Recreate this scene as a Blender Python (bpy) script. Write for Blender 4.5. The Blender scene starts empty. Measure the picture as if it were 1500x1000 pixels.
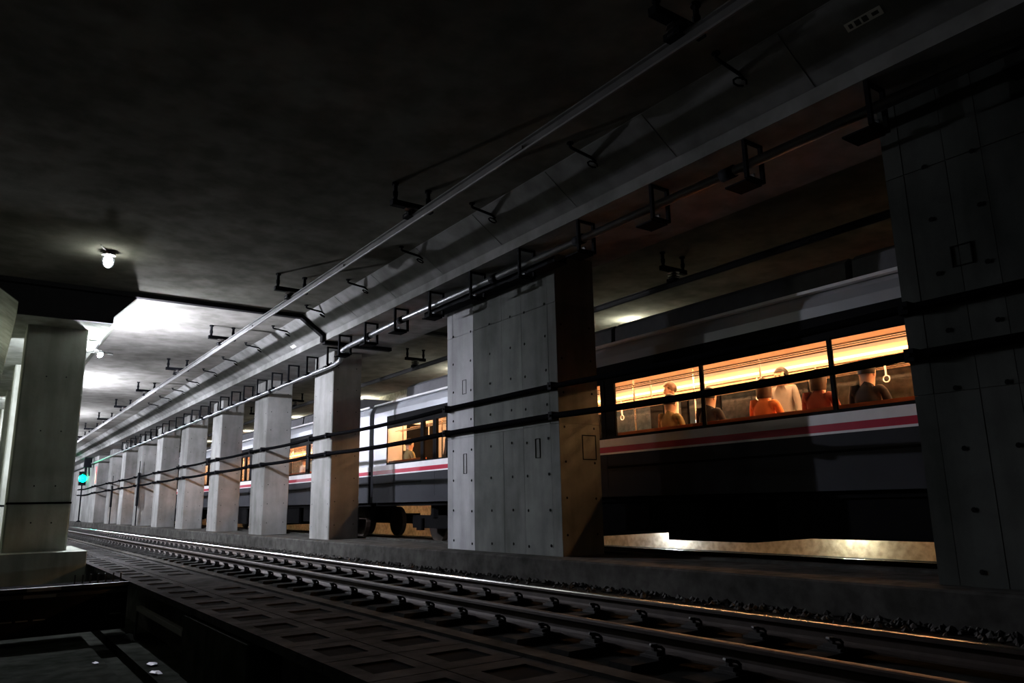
import bpy, bmesh, math, random
from mathutils import Matrix, Vector
random.seed(7)
S = bpy.context.scene
COL = S.collection
# ---------------------------------------------------------------- camera
# world: +Y runs down the tunnel, +X towards the train, Z=0 is the eye height (1.7 m above the pit floor)
cam_d = bpy.data.cameras.new('camera'); cam = bpy.data.objects.new('camera', cam_d); COL.objects.link(cam)
cam_d.sensor_width = 36.0; cam_d.lens = 26.352; cam_d.clip_start = 0.05; cam_d.clip_end = 400
cam.matrix_world = Matrix(((0.816472, -0.106178, -0.567538, 0), (-0.577066, -0.182689, -0.796002, 0), (-0.019165, 0.977421, -0.210433, 0), (0, 0, 0, 1)))
S.camera = cam
# ---------------------------------------------------------------- world, exposure (all light comes from the lamps of the place)
w = bpy.data.worlds.new('world'); S.world = w; w.use_nodes = True
w.node_tree.nodes['Background'].inputs[0].default_value = (0.6, 0.7, 0.65, 1)
w.node_tree.nodes['Background'].inputs[1].default_value = 0.0006
S.view_settings.view_transform = 'Standard'; S.view_settings.look = 'None'
S.view_settings.exposure = 0.0; S.view_settings.gamma = 1.0; S.view_settings.use_curve_mapping = False
LAMP_L = 23000.0       # radiance of the glaring lamps on the left pillars
FARWALL_L = 520.0     # radiance of the lamps on the far wall behind the train
BULB_L = 130.0         # small caged ceiling bulb
TRAIN_L = 95.0        # cove tubes of the train
# ---------------------------------------------------------------- materials
MATS = {}
def _nt(name):
    m = bpy.data.materials.new(name); m.use_nodes = True; nt = m.node_tree; b = nt.nodes['Principled BSDF']
    MATS[name] = m; return m, nt, b
def N(nt, t, **kw):
    n = nt.nodes.new(t)
    for k, v in kw.items():
        if isinstance(k, str) and hasattr(n, k): setattr(n, k, v)
    return n
def concrete(name, c0, c1, rough=0.85, sc=1.0, stain=0.5, streak=True, tint=0.0, spec=0.0):
    m, nt, b = _nt(name); L = nt.links
    geo = N(nt, 'ShaderNodeNewGeometry')
    n1 = N(nt, 'ShaderNodeTexNoise'); n1.inputs['Scale'].default_value = 0.9*sc; n1.inputs['Detail'].default_value = 8; n1.inputs['Roughness'].default_value = 0.62
    L.new(geo.outputs['Position'], n1.inputs['Vector'])
    r1 = N(nt, 'ShaderNodeValToRGB'); r1.color_ramp.elements[0].position = 0.32; r1.color_ramp.elements[1].position = 0.68
    r1.color_ramp.elements[0].color = (*c0, 1); r1.color_ramp.elements[1].color = (*c1, 1)
    L.new(n1.outputs['Fac'], r1.inputs['Fac'])
    # streaks / stains with a shape of their own
    mp = N(nt, 'ShaderNodeMapping'); mp.inputs['Scale'].default_value = (2.6*sc, 2.6*sc, 0.45*sc if streak else 2.6*sc)
    L.new(geo.outputs['Position'], mp.inputs['Vector'])
    n2 = N(nt, 'ShaderNodeTexNoise'); n2.inputs['Scale'].default_value = 1.3; n2.inputs['Detail'].default_value = 6
    L.new(mp.outputs['Vector'], n2.inputs['Vector'])
    r2 = N(nt, 'ShaderNodeValToRGB'); r2.color_ramp.elements[0].position = 0.36; r2.color_ramp.elements[1].position = 0.6
    k = 1-stain*0.6
    r2.color_ramp.elements[0].color = (k, k, k*0.98, 1); r2.color_ramp.elements[1].color = (1, 1, 1, 1)
    L.new(n2.outputs['Fac'], r2.inputs['Fac'])
    mx = N(nt, 'ShaderNodeMix', data_type='RGBA', blend_type='MULTIPLY'); mx.inputs['Factor'].default_value = 1
    L.new(r1.outputs['Color'], mx.inputs['A']); L.new(r2.outputs['Color'], mx.inputs['B'])
    out = mx.outputs['Result']
    if tint:
        oi = N(nt, 'ShaderNodeObjectInfo')
        mr = N(nt, 'ShaderNodeMapRange'); mr.inputs['To Min'].default_value = 1-tint; mr.inputs['To Max'].default_value = 1+tint
        L.new(oi.outputs['Random'], mr.inputs['Value'])
        mx2 = N(nt, 'ShaderNodeMix', data_type='RGBA', blend_type='MULTIPLY'); mx2.inputs['Factor'].default_value = 1
        L.new(out, mx2.inputs['A']); L.new(mr.outputs['Result'], mx2.inputs['B']); out = mx2.outputs['Result']
    L.new(out, b.inputs['Base Color'])
    n3 = N(nt, 'ShaderNodeTexNoise'); n3.inputs['Scale'].default_value = 22*sc; n3.inputs['Detail'].default_value = 5
    L.new(geo.outputs['Position'], n3.inputs['Vector'])
    bp = N(nt, 'ShaderNodeBump'); bp.inputs['Strength'].default_value = 0.25; bp.inputs['Distance'].default_value = 0.01
    L.new(n3.outputs['Fac'], bp.inputs['Height']); L.new(bp.outputs['Normal'], b.inputs['Normal'])
    b.inputs['Roughness'].default_value = rough; b.inputs['Specular IOR Level'].default_value = spec
    return m
def plain(name, c, rough=0.6, metal=0.0, var=0.12, sc=6.0, spec=0.4):
    m, nt, b = _nt(name); L = nt.links
    geo = N(nt, 'ShaderNodeNewGeometry'); n1 = N(nt, 'ShaderNodeTexNoise'); n1.inputs['Scale'].default_value = sc; n1.inputs['Detail'].default_value = 4
    L.new(geo.outputs['Position'], n1.inputs['Vector'])
    r = N(nt, 'ShaderNodeValToRGB'); r.color_ramp.elements[0].position = 0.3; r.color_ramp.elements[1].position = 0.7
    r.color_ramp.elements[0].color = (*[x*(1-var) for x in c], 1); r.color_ramp.elements[1].color = (*[min(1, x*(1+var)) for x in c], 1)
    L.new(n1.outputs['Fac'], r.inputs['Fac']); L.new(r.outputs['Color'], b.inputs['Base Color'])
    b.inputs['Roughness'].default_value = rough; b.inputs['Metallic'].default_value = metal; b.inputs['Specular IOR Level'].default_value = spec
    return m
def emit(name, c, s):
    m, nt, b = _nt(name); b.inputs['Base Color'].default_value = (*c, 1)
    b.inputs['Emission Color'].default_value = (*c, 1); b.inputs['Emission Strength'].default_value = s
    return m
def glass(name, tint=(0.92, 0.93, 0.92), refl=0.10):
    m = bpy.data.materials.new(name); m.use_nodes = True; nt = m.node_tree; nt.nodes.clear(); L = nt.links
    o = N(nt, 'ShaderNodeOutputMaterial'); t = N(nt, 'ShaderNodeBsdfTransparent'); t.inputs[0].default_value = (*tint, 1)
    g = N(nt, 'ShaderNodeBsdfGlossy'); g.inputs['Roughness'].default_value = 0.04
    fr = N(nt, 'ShaderNodeFresnel'); fr.inputs['IOR'].default_value = 1.45
    mx = N(nt, 'ShaderNodeMixShader'); ge = N(nt, 'ShaderNodeNewGeometry'); mb = N(nt, 'ShaderNodeMath', operation='SUBTRACT'); mb.inputs[0].default_value = 1.0; L.new(ge.outputs['Backfacing'], mb.inputs[1]); mm = N(nt, 'ShaderNodeMath', operation='MULTIPLY'); L.new(fr.outputs[0], mm.inputs[0]); L.new(mb.outputs[0], mm.inputs[1]); L.new(mm.outputs[0], mx.inputs[0]); L.new(t.outputs[0], mx.inputs[1]); L.new(g.outputs[0], mx.inputs[2]); L.new(mx.outputs[0], o.inputs[0])
    MATS[name] = m; return m
concrete('ceil_con', (0.080, 0.081, 0.068), (0.15, 0.148, 0.128), 0.8, 0.7, 0.5, False)  # near ceiling: dimness away from the lamps is put into the colour
concrete('ceil_lamplit', (0.17, 0.165, 0.15), (0.30, 0.295, 0.275), 0.85, 0.7, 0.45, False)  # paler copy of the ceiling concrete, lamplight painted into the tone
concrete('beam_con', (0.15, 0.153, 0.146), (0.26, 0.26, 0.255), 0.7, 0.8, 0.45, False, 0.10)
concrete('pillar_con', (0.16, 0.162, 0.155), (0.27, 0.27, 0.265), 0.75, 0.9, 0.4, True, 0.05)
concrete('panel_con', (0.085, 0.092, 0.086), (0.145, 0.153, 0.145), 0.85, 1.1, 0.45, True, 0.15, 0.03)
concrete('panel_shaded', (0.042, 0.046, 0.043), (0.075, 0.08, 0.075), 0.85, 1.1, 0.45, True, 0.15, 0.0)  # darker copy of the panel concrete, shade of the near end painted in
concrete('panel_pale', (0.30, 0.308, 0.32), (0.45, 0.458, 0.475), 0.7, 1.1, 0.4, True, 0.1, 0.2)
concrete('left_con', (0.24, 0.26, 0.22), (0.37, 0.395, 0.345), 0.8, 1.0, 0.5, True)
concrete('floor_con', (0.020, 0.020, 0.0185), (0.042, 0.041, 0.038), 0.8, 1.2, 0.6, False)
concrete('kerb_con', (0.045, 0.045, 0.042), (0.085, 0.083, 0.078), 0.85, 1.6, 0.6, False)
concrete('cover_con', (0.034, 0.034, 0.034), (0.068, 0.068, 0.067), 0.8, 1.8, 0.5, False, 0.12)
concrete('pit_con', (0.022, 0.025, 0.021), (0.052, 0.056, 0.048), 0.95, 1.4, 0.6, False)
concrete('farwall_con', (0.30, 0.29, 0.23), (0.46, 0.44, 0.36), 0.8, 2.6, 0.55, False)
concrete('sleeper_con', (0.025, 0.025, 0.025), (0.045, 0.045, 0.043), 0.85, 2.5, 0.5, False, 0.12)
plain('recess', (0.018, 0.018, 0.018), 0.9, 0, 0.2, 6, 0.0)
plain('hole', (0.008, 0.008, 0.008), 0.9, 0, 0.1, 6, 0.0)
plain('joint_rubber', (0.010, 0.010, 0.011), 0.8, 0, 0.1, 6, 0.03)
plain('cable_black', (0.004, 0.004, 0.0045), 0.9, 0, 0.1, 6, 0.0)
plain('black_steel', (0.005, 0.0055, 0.007), 0.8, 0, 0.1, 6, 0.04)
plain('galv', (0.24, 0.25, 0.265), 0.38, 0.85)
plain('alu', (0.13, 0.13, 0.128), 0.65, 0.2, 0.18, 3)
plain('insulator', (0.03, 0.025, 0.024), 0.35)
plain('insulator_white', (0.75, 0.75, 0.76), 0.25)
plain('rail_side', (0.045, 0.032, 0.025), 0.75, 0.4, 0.3)
plain('rail_dull', (0.07, 0.06, 0.055), 0.55, 0.7, 0.3, 4)
plain('rail_top', (0.58, 0.57, 0.56), 0.2, 1.0, 0.1, 3)
plain('fast_iron', (0.03, 0.028, 0.027), 0.7, 0.3, 0.3)
plain('gravel', (0.035, 0.033, 0.03), 0.95, 0, 0.4, 9)
plain('debris', (0.26, 0.28, 0.30), 0.6)
plain('steel_angle', (0.07, 0.07, 0.065), 0.6, 0.4)
plain('bar_pale', (0.30, 0.30, 0.28), 0.6)
plain('plate_white', (0.62, 0.62, 0.58), 0.5)
plain('plate_ink', (0.03, 0.03, 0.03), 0.6)
plain('sign_red', (0.45, 0.06, 0.07), 0.5)
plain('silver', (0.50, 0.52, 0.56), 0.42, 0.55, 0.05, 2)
plain('silver_shaded', (0.036, 0.038, 0.044), 0.7, 0.0, 0.08, 2, 0.05)  # silver body darkened: the unlit lower side is in the colour
plain('train_white', (0.80, 0.80, 0.82), 0.4, 0.0, 0.04)
plain('train_red', (0.42, 0.012, 0.045), 0.4, 0.0, 0.06)
plain('train_black', (0.006, 0.006, 0.007), 0.6, 0.0, 0.1, 6, 0.04)
plain('roof_grey', (0.10, 0.10, 0.11), 0.7)
plain('under_black', (0.006, 0.006, 0.0065), 0.9, 0, 0.1, 6, 0.02)
plain('int_cream', (0.78, 0.63, 0.48), 0.6, 0, 0.04)
plain('int_ceil', (0.88, 0.74, 0.60), 0.6, 0, 0.03)
plain('int_floor', (0.16, 0.13, 0.11), 0.6)
plain('seat_cloth', (0.45, 0.13, 0.05), 0.9)
plain('seat_cover', (0.35, 0.30, 0.22), 0.8)
plain('steel_bright', (0.65, 0.62, 0.58), 0.25, 1.0)
plain('skin', (0.62, 0.40, 0.29), 0.55)
plain('hair_dark', (0.012, 0.010, 0.009), 0.5)
plain('hair_brown', (0.09, 0.05, 0.03), 0.5)
plain('coat_dark', (0.02, 0.021, 0.025), 0.9)
plain('coat_red', (0.25, 0.07, 0.05), 0.9)
plain('coat_orange', (0.80, 0.27, 0.08), 0.8)
plain('coat_white', (0.78, 0.74, 0.68), 0.8)
plain('coat_olive', (0.20, 0.17, 0.08), 0.9)
plain('coat_grey', (0.22, 0.22, 0.22), 0.9)
plain('trousers', (0.03, 0.03, 0.04), 0.9)
plain('eye_dark', (0.01, 0.01, 0.01), 0.2)
plain('lamp_body', (0.10, 0.10, 0.10), 0.6, 0.3)
emit('lamp_glow', (0.87, 0.88, 1.0), LAMP_L)
emit('far_glow', (1.0, 0.97, 0.80), FARWALL_L)
emit('bulb_glow', (0.97, 1.0, 0.92), BULB_L)
emit('tube_glow', (1.0, 0.50, 0.215), TRAIN_L)
emit('strip_glow', (1.0, 0.72, 0.40), 3.0)
emit('low_cool_glow', (0.93, 0.95, 1.0), 900.0)
emit('low_warm_glow', (1.0, 0.93, 0.70), 420.0)
emit('green_glow', (0.0, 1.0, 0.42), 90.0)
glass('pane_glass'); glass('jar_glass', (0.97, 0.97, 0.97))
# ---------------------------------------------------------------- mesh helpers
class MB:
    def __init__(s): s.v = []; s.f = []; s.m = []
    def add(s, vs, fs, mi=0):
        o = len(s.v); s.v += [tuple(v) for v in vs]; s.f += [tuple(i+o for i in f) for f in fs]; s.m += [mi]*len(fs); return s
    def box(s, x0, x1, y0, y1, z0, z1, mi=0):
        vs = [(x0,y0,z0),(x1,y0,z0),(x1,y1,z0),(x0,y1,z0),(x0,y0,z1),(x1,y0,z1),(x1,y1,z1),(x0,y1,z1)]
        return s.add(vs, [(0,3,2,1),(4,5,6,7),(0,1,5,4),(1,2,6,5),(2,3,7,6),(3,0,4,7)], mi)
    def cbox(s, x0, x1, y0, y1, z0, z1, c, mi=0):       # vertical edges chamfered
        p = [(x0+c,y0),(x1-c,y0),(x1,y0+c),(x1,y1-c),(x1-c,y1),(x0+c,y1),(x0,y1-c),(x0,y0+c)]
        return s.prism(p, z0, z1, 'z', mi)
    def prism(s, pts, a, b, axis, mi=0):                # polygon extruded along an axis
        n = len(pts)
        def P(p, t): return (p[0], t, p[1]) if axis == 'y' else ((p[0], p[1], t) if axis == 'z' else (t, p[0], p[1]))
        vs = [P(p, a) for p in pts]+[P(p, b) for p in pts]
        fs = [tuple(range(n-1, -1, -1)), tuple(range(n, 2*n))]+[(i, (i+1) % n, n+(i+1) % n, n+i) for i in range(n)]
        if axis == 'y': fs = [tuple(reversed(f)) for f in fs]
        return s.add(vs, fs, mi)
    def tube(s, pts, r, n=8, mi=0, cap=True):
        pts = [Vector(p) for p in pts]; vs = []; fs = []
        up = None
        for i, p in enumerate(pts):
            d = ((pts[min(i+1, len(pts)-1)]-pts[max(i-1, 0)])).normalized()
            if up is None: up = Vector((0,0,1)) if abs(d.z) < 0.9 else Vector((1,0,0))
            a = d.cross(up).normalized(); b_ = a.cross(d).normalized(); up = b_
            rr = r[i] if isinstance(r, (list, tuple)) else r
            vs += [tuple(p+a*rr*math.cos(2*math.pi*k/n)+b_*rr*math.sin(2*math.pi*k/n)) for k in range(n)]
        for i in range(len(pts)-1):
            fs += [(i*n+k, i*n+(k+1) % n, (i+1)*n+(k+1) % n, (i+1)*n+k) for k in range(n)]
        if cap: fs += [tuple(range(n-1, -1, -1)), tuple((len(pts)-1)*n+k for k in range(n))]
        return s.add(vs, fs, mi)
    def ball(s, c, rx, ry, rz, nu=10, nv=6, mi=0, rot=None):
        vs = []; fs = []; R_ = rot or Matrix.Identity(3); c = Vector(c)
        for j in range(nv+1):
            t = math.pi*j/nv
            for i in range(nu):
                a = 2*math.pi*i/nu
                vs.append(c+R_@Vector((rx*math.sin(t)*math.cos(a), ry*math.sin(t)*math.sin(a), rz*math.cos(t))))
        for j in range(nv):
            fs += [(j*nu+i, (j+1)*nu+i, (j+1)*nu+(i+1) % nu, j*nu+(i+1) % nu) for i in range(nu)]
        return s.add(vs, fs, mi)
    def build(s, name, mats, parent=None, smooth=False, loc=None):
        me = bpy.data.meshes.new(name); me.from_pydata(s.v, [], s.f)
        for m in ([mats] if isinstance(mats, str) else mats): me.materials.append(MATS[m])
        me.polygons.foreach_set('material_index', s.m)
        bm = bmesh.new(); bm.from_mesh(me); bmesh.ops.remove_doubles(bm, verts=bm.verts, dist=1e-6); bmesh.ops.recalc_face_normals(bm, faces=bm.faces); bm.to_mesh(me); bm.free()
        if smooth:
            me.polygons.foreach_set('use_smooth', [True]*len(me.polygons))
        me.update()
        o = bpy.data.objects.new(name, me); COL.objects.link(o)
        if parent: o.parent = parent
        if loc: o.location = loc
        return o
def tag(o, label, cat, group=None):
    o['label'] = label; o['category'] = cat
    if group: o['group'] = group
    return o
def struct(o, label=None, cat=None):
    o['kind'] = 'structure'
    if label: o['label'] = label
    if cat: o['category'] = cat
    return o
def empty(name, loc=(0,0,0), rz=0):
    o = bpy.data.objects.new(name, None); COL.objects.link(o); o.location = loc; o.rotation_euler = (0,0,rz); o.empty_display_size = 0.2; return o
def inst(src, name, parent=None, loc=(0,0,0), rz=0):
    o = bpy.data.objects.new(name, src.data); COL.objects.link(o); o.parent = parent; o.location = loc; o.rotation_euler = (0,0,rz); return o
def copy_tree(o, parent=None):
    c = o.copy(); COL.objects.link(c); c.parent = parent
    for ch in list(o.children): copy_tree(ch, c)
    return c
ORD = ['first','second','third','fourth','fifth','sixth','seventh','eighth','ninth','tenth','eleventh','twelfth','thirteenth','fourteenth','fifteenth','sixteenth','seventeenth','eighteenth','nineteenth','twentieth']
def nth(i): return ORD[i] if i < 20 else ('twenty-'+ORD[i-20] if i < 29 else ('thirtieth' if i == 29 else 'thirty-'+ORD[i-30]))
YN, YF = -6.0, 112.0
CZ = 4.40; UZ = 3.84; KZ = -0.78; RZ = -0.90; SZ = -1.10; WZ = -1.00; PZ = -1.70; Y0 = 16.72
# ================================================================ THE SETTING
# ceiling slab
struct(MB().box(-5, 14.2, YN, Y0, CZ, CZ+0.4).build('ceiling', 'ceil_con'), 'rough concrete ceiling slab over both tracks, near section, dimness painted in', 'ceiling')
struct(MB().box(-5, 14.2, Y0, YF, CZ, CZ+0.4).build('ceiling_beyond_joint', 'ceil_lamplit'), 'concrete ceiling slab from the black joint onwards, lamplight painted into its paler tone', 'ceiling')
# outer walls
struct(MB().box(13.4, 13.8, YN, YF, PZ-0.2, CZ).build('wall_right', 'farwall_con'), 'concrete tunnel wall behind the train', 'wall')
struct(MB().box(-2.8, -2.4, YN, YF, PZ-0.2, CZ).build('wall_left', 'left_con'), 'concrete tunnel wall far to the left', 'wall')
struct(MB().box(-5, 14.2, YF, YF+0.4, PZ-0.2, CZ).build('wall_end', 'left_con'), 'far concrete end of the tunnel', 'wall')
# centre beam over the pillar row, haunched both sides
bp_ = [(5.89,CZ),(6.46,4.0),(6.46,UZ),(8.15,UZ),(8.15,4.0),(8.72,CZ)]
beam = MB().prism(bp_, YN, YF, 'y').build('beam_center', 'beam_con'); struct(beam, 'long concrete beam with sloped haunches over the pillar row beside the train', 'beam')
hd = Vector((6.46-5.89, 0, 4.0-CZ)); hl = hd.length; hu = hd.normalized(); hn = Vector((hu.z, 0, -hu.x))*1.0
if hn.z > 0: hn = -hn
def haunch_panel(y0, y1):
    a = Vector((5.89,0,CZ))+hu*0.012; b_ = Vector((6.46,0,4.0))-hu*0.012; t = 0.008
    p = [(a.x,a.z),(b_.x,b_.z),((b_+hn*t).x,(b_+hn*t).z),((a+hn*t).x,(a+hn*t).z)]
    return MB().prism(p, 0, y1-y0, 'y')
hp0 = None; y = Y0+0.09
ys = [Y0+0.09+1.84*i for i in range(0, 24)]+[Y0-0.09-1.84*(i+1) for i in range(0, 9)]
for y in sorted(ys):
    if hp0 is None: hp0 = haunch_panel(0, 1.822).build('haunch_panel', 'beam_con', beam, loc=(0,y,0))
    else: inst(hp0, 'haunch_panel', beam, (0,y,0))
# left beam, starts at the joint
lb = [(2.46,CZ),(2.0,3.87),(2.0,3.73),(0.35,3.73),(0.35,3.97),(-0.25,CZ)]
struct(MB().prism(lb, 16.86, YF, 'y').build('beam_left', 'left_con'), 'concrete beam with blunt dark end above the left pillar', 'beam')
struct(MB().prism([(a, b_) for a, b_ in lb], 16.80, 16.858, 'y').build('trim_3', 'joint_rubber'), 'black sheet covering the end of the left beam', 'joint sheet')
# black joint gutter running over ceiling and beam
jw = 0.075
def gutter(pts, t=0.085):
    m = MB(); 
    for (a, b_) in zip(pts, pts[1:]):
        A = Vector((a[0],0,a[1])); B = Vector((b_[0],0,b_[1])); d = (B-A).normalized(); n_ = Vector((d.z,0,-d.x))
        if n_.z > 0 or (abs(n_.z) < 1e-6 and n_.x > 0): n_ = -n_
        A2 = A+n_*t; B2 = B+n_*t
        m.prism([(A.x,A.z),(B.x,B.z),(B2.x,B2.z),(A2.x,A2.z)], Y0-jw, Y0+jw, 'y')
    return m
struct(gutter([(-2.4,CZ-0.001),(5.89,CZ-0.001),(6.46,3.99),(6.46,UZ-0.03)]).build('trim_1', 'joint_rubber'), 'black joint strip crossing the ceiling and running down the beam haunch', 'joint strip')
struct(MB().box(6.44,8.18,Y0-jw,Y0+jw,UZ-0.085,UZ-0.001).box(8.72,13.4,Y0-jw,Y0+jw,CZ-0.085,CZ-0.001).build('trim_2', 'joint_rubber'), 'black joint strip under the beam and over the train', 'joint strip')
# floors
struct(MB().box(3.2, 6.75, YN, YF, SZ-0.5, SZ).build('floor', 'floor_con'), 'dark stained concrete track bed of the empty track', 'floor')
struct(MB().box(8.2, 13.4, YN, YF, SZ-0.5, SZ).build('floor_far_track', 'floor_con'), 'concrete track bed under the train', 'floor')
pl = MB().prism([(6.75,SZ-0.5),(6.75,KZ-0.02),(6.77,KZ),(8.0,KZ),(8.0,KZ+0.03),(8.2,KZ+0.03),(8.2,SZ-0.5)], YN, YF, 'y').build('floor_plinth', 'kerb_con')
struct(pl, 'raised concrete kerb carrying the row of pillars', 'kerb')
# pit floor with a channel
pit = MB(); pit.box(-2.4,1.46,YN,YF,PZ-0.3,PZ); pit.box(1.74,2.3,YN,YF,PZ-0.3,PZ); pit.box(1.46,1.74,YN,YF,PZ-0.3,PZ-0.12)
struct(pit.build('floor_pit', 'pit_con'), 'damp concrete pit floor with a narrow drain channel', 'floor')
# cable-trough walkway beside the track
wk = MB(); wk.box(2.28, 3.2, YN, YF, PZ-0.3, WZ-0.07); wk.box(3.12, 3.26, YN, YF, WZ-0.07, WZ+0.02)
walk = struct(wk.build('floor_walkway', 'kerb_con'), 'low walkway of recessed concrete trough covers beside the track', 'walkway')
def cover(w_, plain_=False, l=0.70):
    m = MB(); g = 0.006; t = 0.07
    if plain_: return m.box(g, w_-g, g, l-g, -t, 0)
    x0, x1, y0, y1 = w_*0.24, w_*0.80, l*0.26, l*0.74
    m.box(g, x0, g, l-g, -t, 0).box(x1, w_-g, g, l-g, -t, 0).box(x0, x1, g, y0, -t, 0).box(x0, x1, y1, l-g, -t, 0)
    m.box(x0, x1, y0, y1, -t, -0.013, 1)
    return m
cvA = cover(0.52).build('trough_cover', ['cover_con','recess'], walk, loc=(1.99, -2.0, WZ))
cvB = cover(0.60).build('trough_cover', ['cover_con','recess'], walk, loc=(2.51, -2.0, WZ))
cvP = cover(0.60, True).build('trough_cover', ['cover_con','recess'], walk, loc=(2.51, 10.6, WZ))
for i in range(1, 96):
    y = -2.0+0.70*i
    inst(cvA, 'trough_cover', walk, (1.99, y, WZ))
    if 10.55 < y < 12.65:
        if abs(y-10.6) > 0.02: inst(cvP, 'trough_cover', walk, (2.51, y, WZ))
    else: inst(cvB, 'trough_cover', walk, (2.51, y, WZ))
# edge angle under the covers, support block in the pit
tag(MB().box(2.0, 2.06, 9.0, 11.75, -1.33, -1.27).box(2.0,2.03,11.7,11.75,-1.70,-1.27).build('support_angle', 'steel_angle'), 'thin steel angle below the walkway edge over the pit', 'steel angle')
tag(MB().cbox(1.98, 2.28, 6.6, 8.9, PZ, -1.10, 0.02).build('support_block', 'pit_con'), 'pale concrete block under the walkway edge in the pit', 'concrete block')
# footbridge bars crossing the pit in front of the left pillar
fb = empty('footbridge', (0, 12.45, WZ)); tag(fb, 'low dark footbridge crossing the pit before the left pillar', 'footbridge')
MB().box(-2.39, 1.99, 0.02, 0.85, -0.10, -0.03).build('deck', 'recess', fb)
MB().box(-2.39, 1.99, -0.04, 0.02, -0.05, 0.0).build('edge_bar', 'steel_angle', fb)
MB().box(-2.39, 1.99, -0.02, 0.03, -0.14, -0.09).build('edge_bar', 'steel_angle', fb)
MB().box(-2.39, 1.99, 0.0, 0.05, -0.64, -0.14).build('shadow_sheet', 'recess', fb)  # dark sheet standing in for the shadow below the deck
for xa, xb in ((-0.3,0.62),(0.66,0.80),(0.86,1.0),(1.78,1.92)): MB().box(xa, xb, -0.012, 0.0, -0.43, -0.415).build('gap_light_strip', 'bar_pale', fb)  # pale strips painted as light showing through the gap below the deck
MB().box(0.75, 1.15, -0.05, 0.0, -0.047, -0.003).build('patch_plate', 'bar_pale', fb)
MB().box(0.72, 1.10, -0.03, 0.0, -0.138, -0.095).build('patch_plate', 'bar_pale', fb)
for k in range(7):
    MB().box(1.35+0.1*k, 1.37+0.1*k, 0.5, 0.52, -0.03, 0.10).build('stub_post', 'steel_angle', fb)
# ================================================================ PILLARS
def holes(cols, zs, x, name, parent, face='x', r=0.025):
    m = MB()
    for y in cols:
        for z in zs:
            z += random.uniform(-0.01, 0.01); yy = y+random.uniform(-0.008, 0.008)
            n = 7
            if face == 'x': v = [(x-0.003, yy+r*math.cos(2*math.pi*k/n), z+r*math.sin(2*math.pi*k/n)) for k in range(n)]+[(x+0.012, yy, z)]
            else: v = [(yy+r*math.cos(2*math.pi*k/n), x-0.003, z+r*math.sin(2*math.pi*k/n)) for k in range(n)]+[(yy, x+0.012, z)]
            m.add(v, [tuple(range(n))]+[(k, (k+1) % n, n) for k in range(n)])
    o = m.build(name, 'hole', parent); o['kind'] = 'stuff'; return o
def wall_pillar(y0, y1, ycols, zrows, label, pm='panel_con'):
    root = empty('wall_pillar', (7.1, y0, KZ)); tag(root, label, 'pillar', 'wide wall-like pillars between the tracks')
    L_ = y1-y0; H = UZ-KZ
    MB().cbox(0.012, 0.80, 0.012, L_-0.012, 0, H, 0.02).build('core', 'pillar_con', root)
    for a, b_ in zip(ycols, ycols[1:]):
        for c, d in zip(zrows, zrows[1:]):
            pr = random.uniform(0.0, 0.006)
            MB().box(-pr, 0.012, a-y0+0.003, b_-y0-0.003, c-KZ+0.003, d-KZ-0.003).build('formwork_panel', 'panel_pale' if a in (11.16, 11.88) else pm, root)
    # near end face: two panels
    for c, d in zip(zrows, zrows[1:]):
        MB().box(0.004, 0.796, 0.0, 0.012, c-KZ+0.003, d-KZ-0.003).build('end_panel', pm, root)
    return root
zr = [KZ, 1.16, 3.05, UZ]
P0 = wall_pillar(8.78, 12.07, [8.78,8.99,9.69,10.26,11.16,11.88,12.07], zr, 'wide wall-like concrete pillar with panel seams, in the middle of the picture')
holes([a-8.78 for a in (9.60,11.24)], [0.12+0.53*k for k in range(8)], -0.006, 'tie_holes', P0)
holes([a-8.78 for a in (11.85,10.0,10.62,9.05)], [0.14+0.53*k for k in range(8)], -0.006, 'tie_holes', P0)
holes([0.10, 0.68], [0.3+0.53*k for k in range(7)], 0.0, 'tie_holes', P0, 'y', 0.02)
def rect_frame(m, x, y0, y1, z0, z1, t=0.012, ax='x'):
    for (a,b_,c,d) in ((y0,y1,z0,z0+t),(y0,y1,z1-t,z1),(y0,y0+t,z0,z1),(y1-t,y1,z0,z1)):
        if ax == 'x': m.box(x-0.004, x+0.01, a, b_, c, d)
        else: m.box(a, b_, x-0.004, x+0.01, c, d)
    return m
rect_frame(MB(), 0.0, 0.44, 0.72, 1.40, 1.78, 0.016, 'y').build('patch_outline', 'hole', P0)
rect_frame(MB(), -0.006, 2.62, 2.75, 2.72, 2.98, 0.008).build('patch_outline', 'hole', P0)
rect_frame(MB(), -0.006, 2.62, 2.73, 1.30, 1.65, 0.008).build('patch_outline', 'hole', P0)
rect_frame(MB(), -0.006, 0.48, 0.60, 1.45, 1.75, 0.008).build('patch_outline', 'hole', P0)
PM = wall_pillar(0.4, 3.5, [0.4,1.3,1.9,2.62,2.93,3.32,3.5], [KZ,0.9,3.05,UZ], 'wide concrete wall-like pillar at the right edge of the picture, shade painted in', 'panel_shaded')
holes([2.72, 2.30, 1.6, 0.8], [0.12+0.53*k for k in range(8)], -0.006, 'tie_holes', PM)
rect_frame(MB(), -0.006, 2.42, 2.60, 2.80, 3.0, 0.01).build('patch_outline', 'hole', PM)
PITCH = 5.17; P1Y = 17.72
def sq_pillar(x0, x1, ylen, H, nm, mat, zb):
    r = empty(nm, (x0, 0, zb)); 
    MB().cbox(0, x1-x0, 0, ylen, 0, H, 0.022).build('shaft', mat, r)
    holes([0.1, ylen-0.15], [0.3+0.55*k for k in range(int(H/0.55))], 0.0, 'tie_holes', r, 'x', 0.014)
    holes([0.14, x1-x0-0.14], [0.35+0.55*k for k in range(int(H/0.55))], 0.0, 'tie_holes', r, 'y', 0.014)
    return r
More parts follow.
